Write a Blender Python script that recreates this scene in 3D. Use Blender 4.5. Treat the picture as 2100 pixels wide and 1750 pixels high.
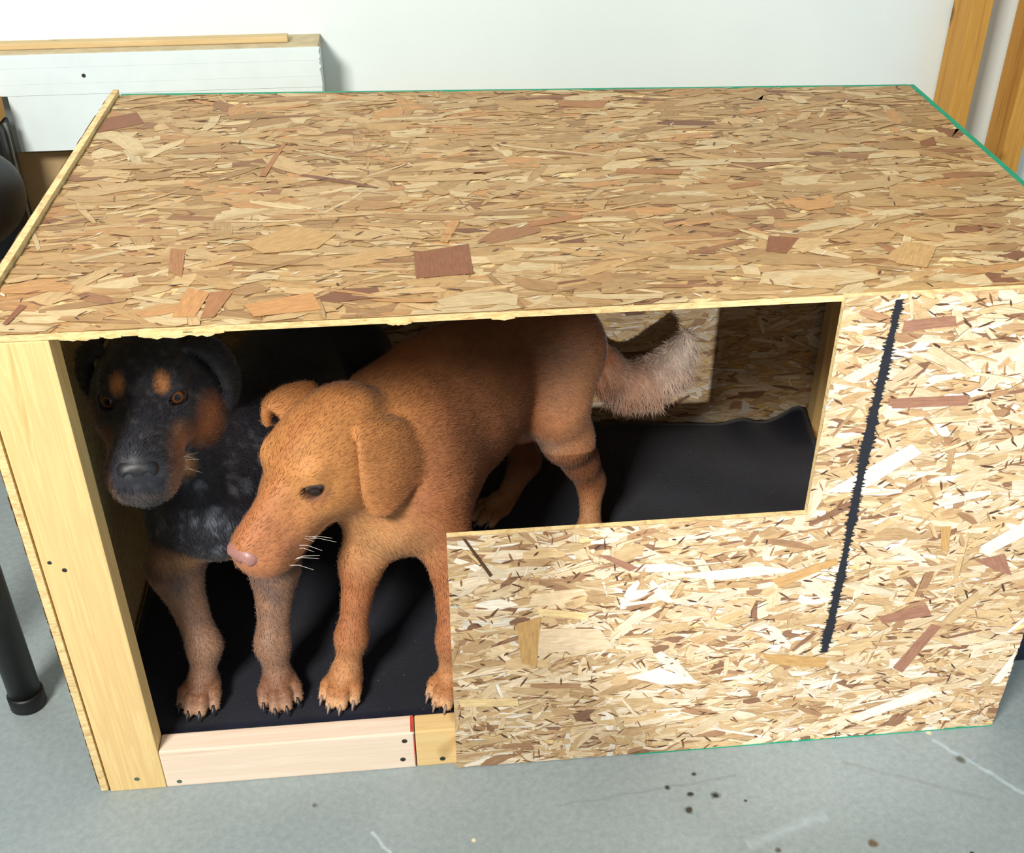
import bpy, bmesh, math, random
import numpy as np
from mathutils import Vector, Matrix

for o in list(bpy.data.objects):
    bpy.data.objects.remove(o, do_unlink=True)
SC = bpy.context.scene
COL = SC.collection

# ------------------------------------------------------------------ camera
cam_data = bpy.data.cameras.new('camera')
cam = bpy.data.objects.new('camera', cam_data)
COL.objects.link(cam)
SC.camera = cam
CAM = Vector((0.5341, -1.2444, 1.5038))
YAW, PITCH, ROLL = 0.0975, 0.5886, -0.0023
fwd = Vector((math.sin(YAW)*math.cos(PITCH), math.cos(YAW)*math.cos(PITCH), -math.sin(PITCH)))
rgt = Vector((math.cos(YAW), -math.sin(YAW), 0))
upv = rgt.cross(fwd)
r2 = rgt*math.cos(ROLL) + upv*math.sin(ROLL)
u2 = -rgt*math.sin(ROLL) + upv*math.cos(ROLL)
cam.matrix_world = Matrix(((r2.x, u2.x, -fwd.x, CAM.x), (r2.y, u2.y, -fwd.y, CAM.y),
                           (r2.z, u2.z, -fwd.z, CAM.z), (0, 0, 0, 1)))
cam_data.sensor_width = 36.0
cam_data.lens = 2300.4/2100*36.0
cam_data.clip_start = 0.02

# ------------------------------------------------------------------ light
vs = SC.view_settings
vs.view_transform = 'Standard'; vs.look = 'None'; vs.gamma = 1.0; vs.exposure = 0.0
vs.use_curve_mapping = False
world = bpy.data.worlds.new('world'); SC.world = world
world.use_nodes = True
bg = world.node_tree.nodes['Background']
bg.inputs[0].default_value = (0.86, 0.94, 1.0, 1); bg.inputs[1].default_value = 0.40

def look(o, target):
    d = Vector(target) - o.location
    o.rotation_euler = d.to_track_quat('-Z', 'Y').to_euler()

kd = bpy.data.lights.new('garage_door_daylight', 'AREA')          # the open door behind the photographer
kd.shape = 'RECTANGLE'; kd.size = 0.95; kd.size_y = 0.7; kd.energy = 200; kd.color = (1.0, 0.95, 0.87)
key = bpy.data.objects.new('garage_door_daylight', kd); COL.objects.link(key)
key.location = (-1.06, -2.30, 3.00); look(key, (0.6, 0.3, 0.5))
sd = bpy.data.lights.new('sunlike_beam_spot', 'SPOT')                # added spot standing in for a narrow sunlike beam, source unseen
sd.energy = 540; sd.color = (0.93, 0.96, 1.0); sd.shadow_soft_size = 0.025
sd.spot_size = math.radians(14.5); sd.spot_blend = 0.45
spot = bpy.data.objects.new('sunlike_beam_spot', sd); COL.objects.link(spot)
spot.location = (0.62, -3.75, 2.08); look(spot, (1.20, 0.0, 0.44))

# ------------------------------------------------------------------ helpers
def s2l(c):
    return tuple((v/12.92 if v <= 0.04045 else ((v+0.055)/1.055)**2.4) for v in [x/255.0 for x in c])

def tag(o, label=None, cat=None, group=None, kind=None):
    if label: o['label'] = label
    if cat: o['category'] = cat
    if group: o['group'] = group
    if kind: o['kind'] = kind
    return o

def empty(name, loc=(0, 0, 0), rz=0):
    o = bpy.data.objects.new(name, None); COL.objects.link(o)
    o.location = loc; o.rotation_euler = (0, 0, rz); o.empty_display_size = 0.05
    return o

def mesh_obj(name, verts, faces, mat, parent=None, smooth=False):
    me = bpy.data.meshes.new(name)
    me.from_pydata([tuple(map(float, v)) for v in verts], [], [tuple(f) for f in faces])
    me.update()
    if smooth:
        me.polygons.foreach_set('use_smooth', [True]*len(me.polygons))
    if mat: me.materials.append(mat)
    o = bpy.data.objects.new(name, me); COL.objects.link(o)
    if parent: o.parent = parent
    return o

def bm_obj(name, bm, mat, parent=None, smooth=False):
    bmesh.ops.recalc_face_normals(bm, faces=bm.faces)
    me = bpy.data.meshes.new(name); bm.to_mesh(me); bm.free()
    if smooth:
        me.polygons.foreach_set('use_smooth', [True]*len(me.polygons))
    if mat: me.materials.append(mat)
    o = bpy.data.objects.new(name, me); COL.objects.link(o)
    if parent: o.parent = parent
    return o

def hexa_bm(c8, bevel=0.0):
    """box from 8 corners: bottom loop of 4, top loop of 4"""
    bm = bmesh.new()
    v = [bm.verts.new(c) for c in c8]
    for f in ((3, 2, 1, 0), (4, 5, 6, 7), (0, 1, 5, 4), (1, 2, 6, 5), (2, 3, 7, 6), (3, 0, 4, 7)):
        bm.faces.new([v[i] for i in f])
    if bevel:
        bmesh.ops.bevel(bm, geom=list(bm.edges), offset=bevel, segments=2, affect='EDGES', profile=0.6)
    return bm

def box_bm(x0, x1, y0, y1, z0, z1, bevel=0.0):
    return hexa_bm([(x0, y0, z0), (x1, y0, z0), (x1, y1, z0), (x0, y1, z0),
                    (x0, y0, z1), (x1, y0, z1), (x1, y1, z1), (x0, y1, z1)], bevel)

def prism_bm(poly, axis_fn, a, b, bevel=0.0):
    """polygon (2D) extruded between a and b; axis_fn(u, v, w) gives the 3D point"""
    bm = bmesh.new()
    lo = [bm.verts.new(axis_fn(u, v, a)) for u, v in poly]
    hi = [bm.verts.new(axis_fn(u, v, b)) for u, v in poly]
    bm.faces.new(lo[::-1]); bm.faces.new(hi)
    n = len(poly)
    for i in range(n):
        bm.faces.new([lo[i], lo[(i+1) % n], hi[(i+1) % n], hi[i]])
    if bevel:
        bmesh.ops.bevel(bm, geom=list(bm.edges), offset=bevel, segments=2, affect='EDGES')
    return bm

def lathe_bm(profile, origin=(0, 0, 0), axis=(0, 0, 1), seg=24):
    """profile [(r, h)] revolved about an axis through origin"""
    ax = Vector(axis).normalized()
    s = ax.orthogonal().normalized(); t = ax.cross(s)
    bm = bmesh.new(); rings = []
    for r, h in profile:
        ring = []
        for i in range(seg):
            a = 2*math.pi*i/seg
            ring.append(bm.verts.new(Vector(origin) + ax*h + (s*math.cos(a)+t*math.sin(a))*max(r, 1e-5)))
        rings.append(ring)
    for a, b in zip(rings, rings[1:]):
        for i in range(seg):
            bm.faces.new([a[i], a[(i+1) % seg], b[(i+1) % seg], b[i]])
    bm.faces.new(rings[0][::-1]); bm.faces.new(rings[-1])
    return bm

def tube_mesh(points, radii, seg=6):
    """vertices and faces of a tube along points"""
    V, F = [], []
    pts = [Vector(p) for p in points]
    for i, p in enumerate(pts):
        d = (pts[min(i+1, len(pts)-1)] - pts[max(i-1, 0)]).normalized()
        a = Vector((0, 0, 1)) if abs(d.z) < 0.9 else Vector((1, 0, 0))
        s = d.cross(a).normalized(); t = d.cross(s)
        for k in range(seg):
            an = 2*math.pi*k/seg
            V.append(p + (s*math.cos(an) + t*math.sin(an))*radii[i])
    for i in range(len(pts)-1):
        for k in range(seg):
            F.append((i*seg+k, i*seg+(k+1) % seg, (i+1)*seg+(k+1) % seg, (i+1)*seg+k))
    F.append(tuple(range(seg))[::-1]); F.append(tuple(range((len(pts)-1)*seg, len(pts)*seg)))
    return V, F

# ------------------------------------------------------------------ materials
class NT:
    def __init__(self, name):
        self.m = bpy.data.materials.new(name); self.m.use_nodes = True
        self.t = self.m.node_tree
        self.b = self.t.nodes['Principled BSDF']
    def n(self, typ, **kw):
        nd = self.t.nodes.new(typ)
        for k, v in kw.items():
            if k.startswith('i_'):
                nd.inputs[k[2:].replace('_', ' ')].default_value = v
            else:
                setattr(nd, k, v)
        return nd
    def l(self, a, b): self.t.links.new(a, b)
    def coords(self, kind='Object', scale=(1, 1, 1), loc=(0, 0, 0), rot=(0, 0, 0)):
        tc = self.n('ShaderNodeTexCoord'); mp = self.n('ShaderNodeMapping')
        mp.inputs['Scale'].default_value = scale; mp.inputs['Location'].default_value = loc
        mp.inputs['Rotation'].default_value = rot
        self.l(tc.outputs[kind], mp.inputs['Vector']); return mp.outputs[0]
    def noise(self, vec, scale, detail=4, rough=0.55, dist=0.0):
        nd = self.n('ShaderNodeTexNoise')
        nd.inputs['Scale'].default_value = scale; nd.inputs['Detail'].default_value = detail
        nd.inputs['Roughness'].default_value = rough; nd.inputs['Distortion'].default_value = dist
        if vec is not None: self.l(vec, nd.inputs['Vector'])
        return nd.outputs['Fac']
    def ramp(self, fac, stops, interp='LINEAR'):
        nd = self.n('ShaderNodeValToRGB'); cr = nd.color_ramp; cr.interpolation = interp
        while len(cr.elements) < len(stops): cr.elements.new(0.5)
        for e, (p, c) in zip(cr.elements, stops):
            e.position = p; e.color = tuple(c) + (1,) if len(c) == 3 else c
        self.l(fac, nd.inputs['Fac']); return nd.outputs['Color']
    def mix(self, fac, a, b, mode='MIX'):
        nd = self.n('ShaderNodeMix', data_type='RGBA', blend_type=mode)
        for s, v in ((nd.inputs[0], fac), (nd.inputs[6], a), (nd.inputs[7], b)):
            if hasattr(v, 'is_output'): self.l(v, s)
            elif isinstance(v, (int, float)): s.default_value = v
            else: s.default_value = tuple(v) + (1,) if len(v) == 3 else v
        return nd.outputs[2]
    def math(self, op, a, b=None, c=None, clamp=False):
        nd = self.n('ShaderNodeMath', operation=op, use_clamp=clamp)
        for i, v in enumerate((a, b, c)):
            if v is None: continue
            if hasattr(v, 'is_output'): self.l(v, nd.inputs[i])
            else: nd.inputs[i].default_value = v
        return nd.outputs[0]
    def bump(self, h, strength=0.3, dist=0.002):
        nd = self.n('ShaderNodeBump'); nd.inputs['Strength'].default_value = strength
        nd.inputs['Distance'].default_value = dist
        self.l(h, nd.inputs['Height']); self.l(nd.outputs[0], self.b.inputs['Normal'])
    def col(self, c):
        s = self.b.inputs['Base Color']
        if hasattr(c, 'is_output'): self.l(c, s)
        else: s.default_value = tuple(c) + (1,)
    def set(self, rough=0.6, spec=0.4, metal=0.0, sheen=0.0):
        self.b.inputs['Roughness'].default_value = rough
        self.b.inputs['Specular IOR Level'].default_value = spec
        self.b.inputs['Metallic'].default_value = metal
        self.b.inputs['Sheen Weight'].default_value = sheen

def plain(name, rgb, rough=0.6, spec=0.4, metal=0.0, vary=0.12, scale=60):
    t = NT(name); c = s2l(rgb)
    f = t.noise(t.coords(), scale, 5)
    t.col(t.ramp(f, [(0.3, tuple(v*(1-vary) for v in c)), (0.7, tuple(min(1, v*(1+vary)) for v in c))]))
    t.set(rough, spec, metal); t.bump(f, 0.08, 0.001)
    return t.m

def wood(name, light, dark, axis='Z', seed=0.0, knots=True):
    """sawn softwood: long grain streaks along one axis, faint growth lines and knots"""
    t = NT(name); a, b = s2l(light), s2l(dark)
    sc = {'X': (1.2, 26, 26), 'Y': (26, 1.2, 26), 'Z': (26, 26, 1.2)}[axis]
    v = t.coords(scale=sc, loc=(seed, seed*1.7, seed*0.6))
    f1 = t.noise(v, 1.6, 4, 0.6, 0.9)
    sc2 = tuple(s*5 if s > 2 else s*3 for s in sc)
    f2 = t.noise(t.coords(scale=sc2, loc=(seed, 0, seed)), 2.0, 4, 0.6)
    c = t.ramp(f1, [(0.32, a), (0.50, tuple((x*0.62+y*0.38) for x, y in zip(a, b))), (0.56, a), (0.72, b)])
    c = t.mix(0.22, c, t.ramp(f2, [(0.3, b), (0.7, a)]))
    if knots:
        kn = t.noise(t.coords(scale=(9, 9, 9), loc=(seed*3, 1, seed)), 1.0, 1, 0.3)
        m = t.ramp(kn, [(0.70, (0, 0, 0)), (0.76, (1, 1, 1))])
        c = t.mix(m, c, tuple(x*0.62 for x in b))
    t.col(c); t.set(0.62, 0.3); t.bump(f2, 0.12, 0.001)
    return t.m

M_POST = wood('pine_post', (240, 211, 150), (206, 162, 98), 'Z', 3.1, False)
M_RAIL = wood('pine_rail', (243, 226, 206), (224, 192, 162), 'X', 7.3, False)
M_BLOCK = wood('pine_block', (238, 208, 150), (210, 168, 104), 'X', 1.9)
M_STUD = wood('pine_stud_aged', (206, 156, 74), (164, 108, 44), 'Z', 5.5)
M_LATH = wood('pine_lath', (214, 190, 142), (184, 150, 100), 'X', 2.2)

def strand_mat(name, rough=0.5):
    t = NT(name)
    ca = t.n('ShaderNodeVertexColor', layer_name='Col')
    uv = t.n('ShaderNodeUVMap', uv_map='grain')
    mp = t.n('ShaderNodeMapping'); mp.inputs['Scale'].default_value = (9, 160, 1)
    t.l(uv.outputs[0], mp.inputs['Vector'])
    g = t.noise(mp.outputs[0], 3.0, 4, 0.65)
    mp2 = t.n('ShaderNodeMapping'); mp2.inputs['Scale'].default_value = (30, 60, 1)
    t.l(uv.outputs[0], mp2.inputs['Vector'])
    g2 = t.noise(mp2.outputs[0], 2.0, 3, 0.6)
    c = t.mix(1.0, ca.outputs['Color'], t.ramp(g, [(0.25, (0.66, 0.60, 0.52)), (0.6, (1.0, 1.0, 1.0)), (0.8, (1.12, 1.12, 1.12))]), 'MULTIPLY')
    c = t.mix(0.5, c, t.ramp(g2, [(0.3, (0.72, 0.68, 0.62)), (0.62, (1.05, 1.05, 1.05))]), 'MULTIPLY')
    t.col(c); t.set(rough, 0.35); t.bump(g, 0.2, 0.0006)
    return t.m
M_STRAND = strand_mat('osb_strands')

def osb_base(name, light, dark):
    t = NT(name)
    f = t.noise(t.coords(scale=(14, 14, 60)), 4.0, 5, 0.7, 0.6)
    t.col(t.ramp(f, [(0.28, s2l(dark)), (0.52, s2l(light)), (0.75, tuple(min(1, v*1.25) for v in s2l(light)))]))
    t.set(0.65, 0.25); t.bump(f, 0.35, 0.002)
    return t.m
M_OSB = osb_base('osb_core', (214, 178, 118), (150, 104, 62))
M_OSB_EDGE = osb_base('osb_sawn_edge', (232, 206, 150), (190, 148, 92))
M_GREEN = plain('green_edge_paint', (28, 150, 112), 0.6, 0.3)
M_MARK = plain('black_marker', (38, 40, 46), 0.75, 0.2)
M_RED = plain('red_crayon', (196, 78, 66), 0.7, 0.2)
M_SCREW = plain('zinc_screw', (120, 138, 130), 0.35, 0.5, 0.8)
M_NAIL = plain('dark_nail', (60, 60, 52), 0.5, 0.5, 0.5)

# ------------------------------------------------------------------ room
def floor_mat():
    t = NT('painted_concrete')
    v = t.coords()
    f = t.noise(v, 3.0, 6, 0.6); g = t.noise(v, 90.0, 4, 0.7)
    c = t.ramp(f, [(0.3, s2l((132, 144, 146))), (0.6, s2l((144, 156, 158))), (0.8, s2l((158, 168, 170)))])
    c = t.mix(0.35, c, t.ramp(g, [(0.3, s2l((116, 128, 130))), (0.7, s2l((166, 176, 178)))]))
    def line(x0, y0, x1, y1, w, colr, amt):
        nonlocal c
        a = math.atan2(y1-y0, x1-x0); L = math.hypot(x1-x0, y1-y0)
        tc = t.n('ShaderNodeTexCoord'); sub = t.n('ShaderNodeVectorMath', operation='SUBTRACT')
        t.l(tc.outputs['Object'], sub.inputs[0]); sub.inputs[1].default_value = (x0, y0, 0)
        rot = t.n('ShaderNodeVectorRotate', rotation_type='Z_AXIS'); rot.inputs['Angle'].default_value = -a
        t.l(sub.outputs[0], rot.inputs['Vector'])
        sp = t.n('ShaderNodeSeparateXYZ'); t.l(rot.outputs[0], sp.inputs[0])
        wob = t.math('MULTIPLY_ADD', t.noise(v, 25, 2), 0.012, -0.006)
        d = t.math('ABSOLUTE', t.math('ADD', sp.outputs[1], wob))
        m = t.math('SUBTRACT', 1.0, t.math('DIVIDE', d, w), clamp=True)
        e = t.math('MULTIPLY', t.math('GREATER_THAN', sp.outputs[0], 0.0), t.math('LESS_THAN', sp.outputs[0], L))
        m = t.math('MULTIPLY', t.math('MULTIPLY', m, e), t.math('MULTIPLY', t.noise(v, 40, 3), amt*2))
        c = t.mix(m, c, s2l(colr))
    def spot_(x, y, r, colr, amt):
        nonlocal c
        tc = t.n('ShaderNodeTexCoord'); ds = t.n('ShaderNodeVectorMath', operation='DISTANCE')
        t.l(tc.outputs['Object'], ds.inputs[0]); ds.inputs[1].default_value = (x, y, 0)
        wob = t.math('MULTIPLY_ADD', t.noise(v, 60, 3), r*1.4, -r*0.7)
        m = t.math('SUBTRACT', 1.0, t.math('DIVIDE', t.math('ADD', ds.outputs['Value'], wob), r), clamp=True)
        m = t.math('MULTIPLY', m, amt*2.0, clamp=True)
        c = t.mix(m, c, s2l(colr))
    line(1.37, -0.03, 1.60, -0.30, 0.006, (190, 210, 218), 0.5)
    line(0.42, -0.12, 0.56, -0.30, 0.004, (200, 215, 218), 0.6)
    line(1.00, -0.20, 1.14, -0.16, 0.012, (184, 202, 208), 0.35)
    line(0.72, -0.10, 1.02, -0.07, 0.004, (120, 130, 132), 0.5)
    line(1.20, -0.06, 1.42, -0.16, 0.006, (120, 128, 128), 0.4)
    for x, y, r, cc, am in ((0.975, -0.105, 0.010, (40, 42, 36), 0.9), (0.935, -0.098, 0.007, (46, 48, 40), 0.9),
                            (0.925, -0.128, 0.009, (56, 56, 46), 0.8), (0.90, -0.082, 0.006, (50, 50, 44), 0.8),
                            (0.95, -0.060, 0.005, (56, 56, 48), 0.7), (1.195, -0.218, 0.010, (98, 84, 64), 0.9),
                            (1.40, -0.075, 0.011, (88, 92, 84), 0.7), (1.045, -0.215, 0.007, (88, 84, 76), 0.8),
                            (1.02, -0.12, 0.004, (60, 60, 54), 0.8), (0.33, -0.06, 0.006, (90, 92, 86), 0.6),
                            (1.34, -0.25, 0.004, (50, 50, 46), 0.9), (0.58, -0.15, 0.004, (226, 214, 180), 0.7),
                            (1.37, -0.015, 0.006, (206, 196, 160), 0.8)):
        spot_(x, y, r, cc, am)
    t.col(c); t.set(0.5, 0.4); t.bump(g, 0.06, 0.001)
    return t.m

def wall_mat():
    t = NT('white_plaster'); v = t.coords()
    f = t.noise(v, 1.5, 4); g = t.noise(v, 70, 4, 0.6)
    t.col(t.ramp(f, [(0.3, s2l((222, 234, 235))), (0.7, s2l((232, 243, 243)))]))
    t.set(0.8, 0.2); t.bump(g, 0.18, 0.0015); return t.m

WALL_Y = 1.20
tag(bm_obj('floor', box_bm(-2.6, 3.0, -4.2, WALL_Y, -0.08, 0.0), floor_mat()), kind='structure')
M_WALL = wall_mat()
tag(bm_obj('wall_back', box_bm(-2.6, 3.0, WALL_Y, WALL_Y+0.1, -0.08, 2.6), M_WALL), kind='structure')
tag(bm_obj('wall_right', box_bm(2.9, 3.0, -4.2, WALL_Y, 0.0, 2.6), M_WALL), kind='structure')

# ------------------------------------------------------------------ OSB strands
PAL = {'r': (164, 120, 98), 'd': (146, 92, 58), 'm': (176, 122, 76), 'o': (206, 150, 92), 'g': (200, 160, 104), 't': (206, 164, 110),
       'w': (246, 236, 222), 'p': (232, 208, 176), 'y': (236, 210, 156), 'k': (88, 62, 44)}

def clip_poly(poly, conv):
    """Sutherland-Hodgman: poly against a convex counter-clockwise region"""
    out = poly
    n = len(conv)
    for i in range(n):
        ax, ay = conv[i]; bx, by = conv[(i+1) % n]
        ex, ey = bx-ax, by-ay
        inp, out = out, []
        if not inp: return []
        px, py = inp[-1]; pd = ex*(py-ay)-ey*(px-ax)
        for qx, qy in inp:
            qd = ex*(qy-ay)-ey*(qx-ax)
            if (qd >= 0) != (pd >= 0):
                t = pd/(pd-qd)
                out.append((px+t*(qx-px), py+t*(qy-py)))
            if qd >= 0: out.append((qx, qy))
            px, py, pd = qx, qy, qd
    return out

def strands(name, parent, regions, to3d, n, seed, palette, length, width, sig, cross, specials=(), relief=0.0022, chips=0):
    """one mesh of thin overlapping wood strands pressed into the face of a board"""
    rnd = random.Random(seed)
    xs = [p[0] for r in regions for p in r]; ys = [p[1] for r in regions for p in r]
    x0, x1, y0, y1 = min(xs), max(xs), min(ys), max(ys)
    names = [p[0] for p in palette]; wts = [p[1] for p in palette]
    V, F, C, UV = [], [], [], []
    def add(poly, rgb, z, cx, cy, ang):
        ca, sa = math.cos(ang), math.sin(ang)
        ou, ov = rnd.uniform(0, 20), rnd.uniform(0, 20)
        for r in regions:
            q = clip_poly(poly, r)
            if len(q) < 3: continue
            b = len(V)
            for x, y in q:
                V.append(to3d(x, y, z))
                dx, dy = x-cx, y-cy
                UV.append((dx*ca+dy*sa+ou, -dx*sa+dy*ca+ov)); C.append(rgb)
            F.append(tuple(range(b, b+len(q))))
    levels = list(range(n)); rnd.shuffle(levels)
    for i in range(n):
        cx, cy = rnd.uniform(x0, x1), rnd.uniform(y0, y1)
        big = rnd.random()
        L = rnd.uniform(*length)*(0.45+0.9*big); w = rnd.uniform(*width)*(0.5+0.8*rnd.random())
        if rnd.random() < 0.35: w *= 0.4
        ang = rnd.gauss(0, sig) if rnd.random() > cross else rnd.uniform(-math.pi/2, math.pi/2)
        ca, sa = math.cos(ang), math.sin(ang)
        hl, hw = L/2, w/2
        sk = rnd.uniform(-0.6, 0.6)*w; bow = rnd.uniform(-0.25, 0.25)*w
        pts = [(-hl+rnd.uniform(-.1, .1)*w, -hw*rnd.uniform(.2, 1)), (-hl*0.3, -hw+bow), (hl*0.4, -hw*rnd.uniform(.7, 1.1)+bow),
               (hl+sk, -hw*rnd.uniform(.1, 1)), (hl+sk*0.3+rnd.uniform(-.3, .3)*w, hw*rnd.uniform(.1, 1)),
               (hl*0.3, hw+bow), (-hl*0.4, hw*rnd.uniform(.7, 1.1)+bow), (-hl+sk*0.5, hw*rnd.uniform(.2, 1))]
        poly = [(cx+a*ca-b*sa, cy+a*sa+b*ca) for a, b in pts]
        base = s2l(rnd.choices(names, wts)[0]); k = rnd.uniform(0.86, 1.12)
        zz = relief*(levels[i]+0.5)/n
        add(poly, tuple(min(1, c*k) for c in base)+(1,), zz, cx, cy, ang)
        if rnd.random() < 0.5:                                # shadow line painted along one long side of the strand
            e = rnd.choice((-1, 1)); g = rnd.uniform(0.0007, 0.0019)
            row = pts[0:4] if e < 0 else pts[4:8][::-1]
            q = [row[0], row[1], row[2], row[3], (row[2][0], row[2][1]+e*g), (row[1][0], row[1][1]+e*g*0.7)]
            if e > 0: q = q[::-1]
            dk = rnd.uniform(0.38, 0.62)
            add([(cx+a*ca-b*sa, cy+a*sa+b*ca) for a, b in q], (base[0]*dk, base[1]*dk*0.9, base[2]*dk*0.8, 1), zz-relief*0.5/n, cx, cy, ang)
    for i in range(chips):                                # slivers and dark gaps between the strands
        cx, cy = rnd.uniform(x0, x1), rnd.uniform(y0, y1)
        L = rnd.uniform(0.006, 0.026); w = rnd.uniform(0.0012, 0.0042)
        ang = rnd.gauss(0, 0.5) if rnd.random() > 0.3 else rnd.uniform(-1.6, 1.6)
        ca, sa = math.cos(ang), math.sin(ang)
        pts = [(-L/2, 0), (-L*0.1, -w/2), (L/2, -w*rnd.uniform(0, .4)), (L*0.3, w*0.4), (-L*0.2, w/2)]
        rgb = s2l(rnd.choice(((104, 72, 52), (128, 90, 62), (146, 104, 74), (86, 60, 46), (230, 214, 190), (170, 128, 92))))
        add([(cx+a*ca-b*sa, cy+a*sa+b*ca) for a, b in pts], rgb+(1,), relief*(1.01+0.1*i/chips), cx, cy, ang)
    for si, (key_, poly) in enumerate(specials):
        cx = sum(p[0] for p in poly)/len(poly); cy = sum(p[1] for p in poly)/len(poly)
        ar = sum(poly[i-1][0]*poly[i][1]-poly[i][0]*poly[i-1][1] for i in range(len(poly)))
        if ar < 0: poly = poly[::-1]
        j, best = 0, 0
        for i in range(len(poly)):
            d = math.hypot(poly[i][0]-poly[i-1][0], poly[i][1]-poly[i-1][1])
            if d > best: best, j = d, i
        ang = math.atan2(poly[j][1]-poly[j-1][1], poly[j][0]-poly[j-1][0])
        add(poly, s2l(PAL[key_])+(1,), relief*1.15+si*0.00001, cx, cy, ang)
    me = bpy.data.meshes.new(name)
    me.from_pydata(V, [], F); me.update()
    at = me.color_attributes.new('Col', 'FLOAT_COLOR', 'POINT')
    at.data.foreach_set('color', np.array(C, np.float32).ravel())
    uvl = me.uv_layers.new(name='grain')
    li = np.empty(len(me.loops), np.int32); me.loops.foreach_get('vertex_index', li)
    uvl.data.foreach_set('uv', np.array(UV, np.float32)[li].ravel())
    me.materials.append(M_STRAND)
    o = bpy.data.objects.new(name, me); COL.objects.link(o); o.parent = parent
    o['kind'] = 'stuff'
    return o

# ------------------------------------------------------------------ the plywood dog house
T = 0.0111; PW = 0.0889; PD = 0.0381; H = 0.8453
XO, XI, W, ZL, RH, XJ = 0.5617, 1.0836, 1.4852, 0.4937, 0.084, 0.4959
WF, WB, DL, DR = 1.470, 1.5154, 0.9442, 0.8453

house = empty('dog_house', (0, 0, 0))
tag(house, 'big unfinished chipboard dog house with an L-shaped front opening holding two dogs', 'dog house')

lid = bm_obj('lid', hexa_bm([(0, 0, H-T), (WF, 0, H-T), (WB, DR, H-T), (0, DL, H-T),
                             (0, 0, H-0.0024), (WF, 0, H-0.0024), (WB, DR, H-0.0024), (0, DL, H-0.0024)]), M_OSB_EDGE, house)
LID_SPECIAL = [
    ('d', [(0.538, 0.18), (0.615, 0.202), (0.615, 0.107), (0.539, 0.101)]),
    ('d', [(-0.016, 0.797), (0.05, 0.837), (0.075, 0.772), (0.002, 0.73)]),
    ('d', [(1.04, 0.185), (1.08, 0.174), (1.047, 0.125), (1.021, 0.136)]),
    ('m', [(0.821, 0.824), (0.92, 0.814), (0.897, 0.77), (0.825, 0.789)]),
    ('m', [(0.873, 0.468), (0.977, 0.452), (0.968, 0.43), (0.867, 0.449)]),
    ('o', [(0.234, 0.024), (0.243, 0.104), (0.273, 0.087), (0.263, 0.021)]),
    ('o', [(0.32, 0.048), (0.405, 0.073), (0.419, 0.025), (0.336, 0.014)]),
    ('m', [(0.273, 0.087), (0.304, 0.091), (0.287, 0.019), (0.27, 0.014)]),
    ('m', [(0.21, 0.158), (0.202, 0.229), (0.223, 0.223), (0.231, 0.134)]),
    ('g', [(1.184, 0.08), (1.225, 0.146), (1.262, 0.126), (1.221, 0.063)]),
    ('m', [(0.3, 0.491), (0.329, 0.651), (0.334, 0.643), (0.311, 0.49)]),
    ('g', [(0.302, 0.235), (0.366, 0.292), (0.43, 0.255), (0.405, 0.208), (0.332, 0.199)]),
    ('d', [(0.03, 0.026), (0.038, 0.077), (0.048, 0.072), (0.036, 0.022)]),
    ('m', [(0.704, 0.269), (0.786, 0.288), (0.787, 0.273), (0.709, 0.251)]),
    ('m', [(1.03, 0.378), (1.088, 0.392), (1.088, 0.376), (1.033, 0.361)]),
    ('d', [(1.407, 0.538), (1.442, 0.559), (1.429, 0.519), (1.402, 0.515)])]
LIDPAL = [((204, 170, 120), 30), ((192, 154, 102), 36), ((216, 190, 144), 16), ((176, 136, 88), 18), ((156, 110, 72), 5),
          ((136, 90, 60), 1.6), ((196, 146, 92), 9)]
strands('wood_strands', lid, [[(0, 0), (WF, 0), (WB, DR), (0, DL)]], lambda x, y, z: (x, y, H-0.0024+z),
        5200, 11, LIDPAL, (0.045, 0.13), (0.009, 0.040), 0.27, 0.12, LID_SPECIAL, chips=900)

rs = random.Random(9)
for xa, xb, depth in ((0.102, 0.150, 0.003), (0.155, 0.176, 0.002), (0.196, 0.262, 0.007), (0.250, 0.300, 0.005), (0.50, 0.53, 0.003), (0.63, 0.66, 0.0025)):
    k = 9; top = [(xa+(xb-xa)*i/k, H-T+0.002) for i in range(k+1)]
    low = [(xa+(xb-xa)*i/k, H-T-depth*math.sin(math.pi*(i+0.3)/(k+0.6))*rs.uniform(.4, 1.1)) for i in range(k+1)]
    bm_obj('splinter', prism_bm(low+top[::-1], lambda u, v, w: (u, w, v), -0.0016-xa*0.001, 0.0004+xa*0.001), M_OSB_EDGE, lid)

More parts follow.
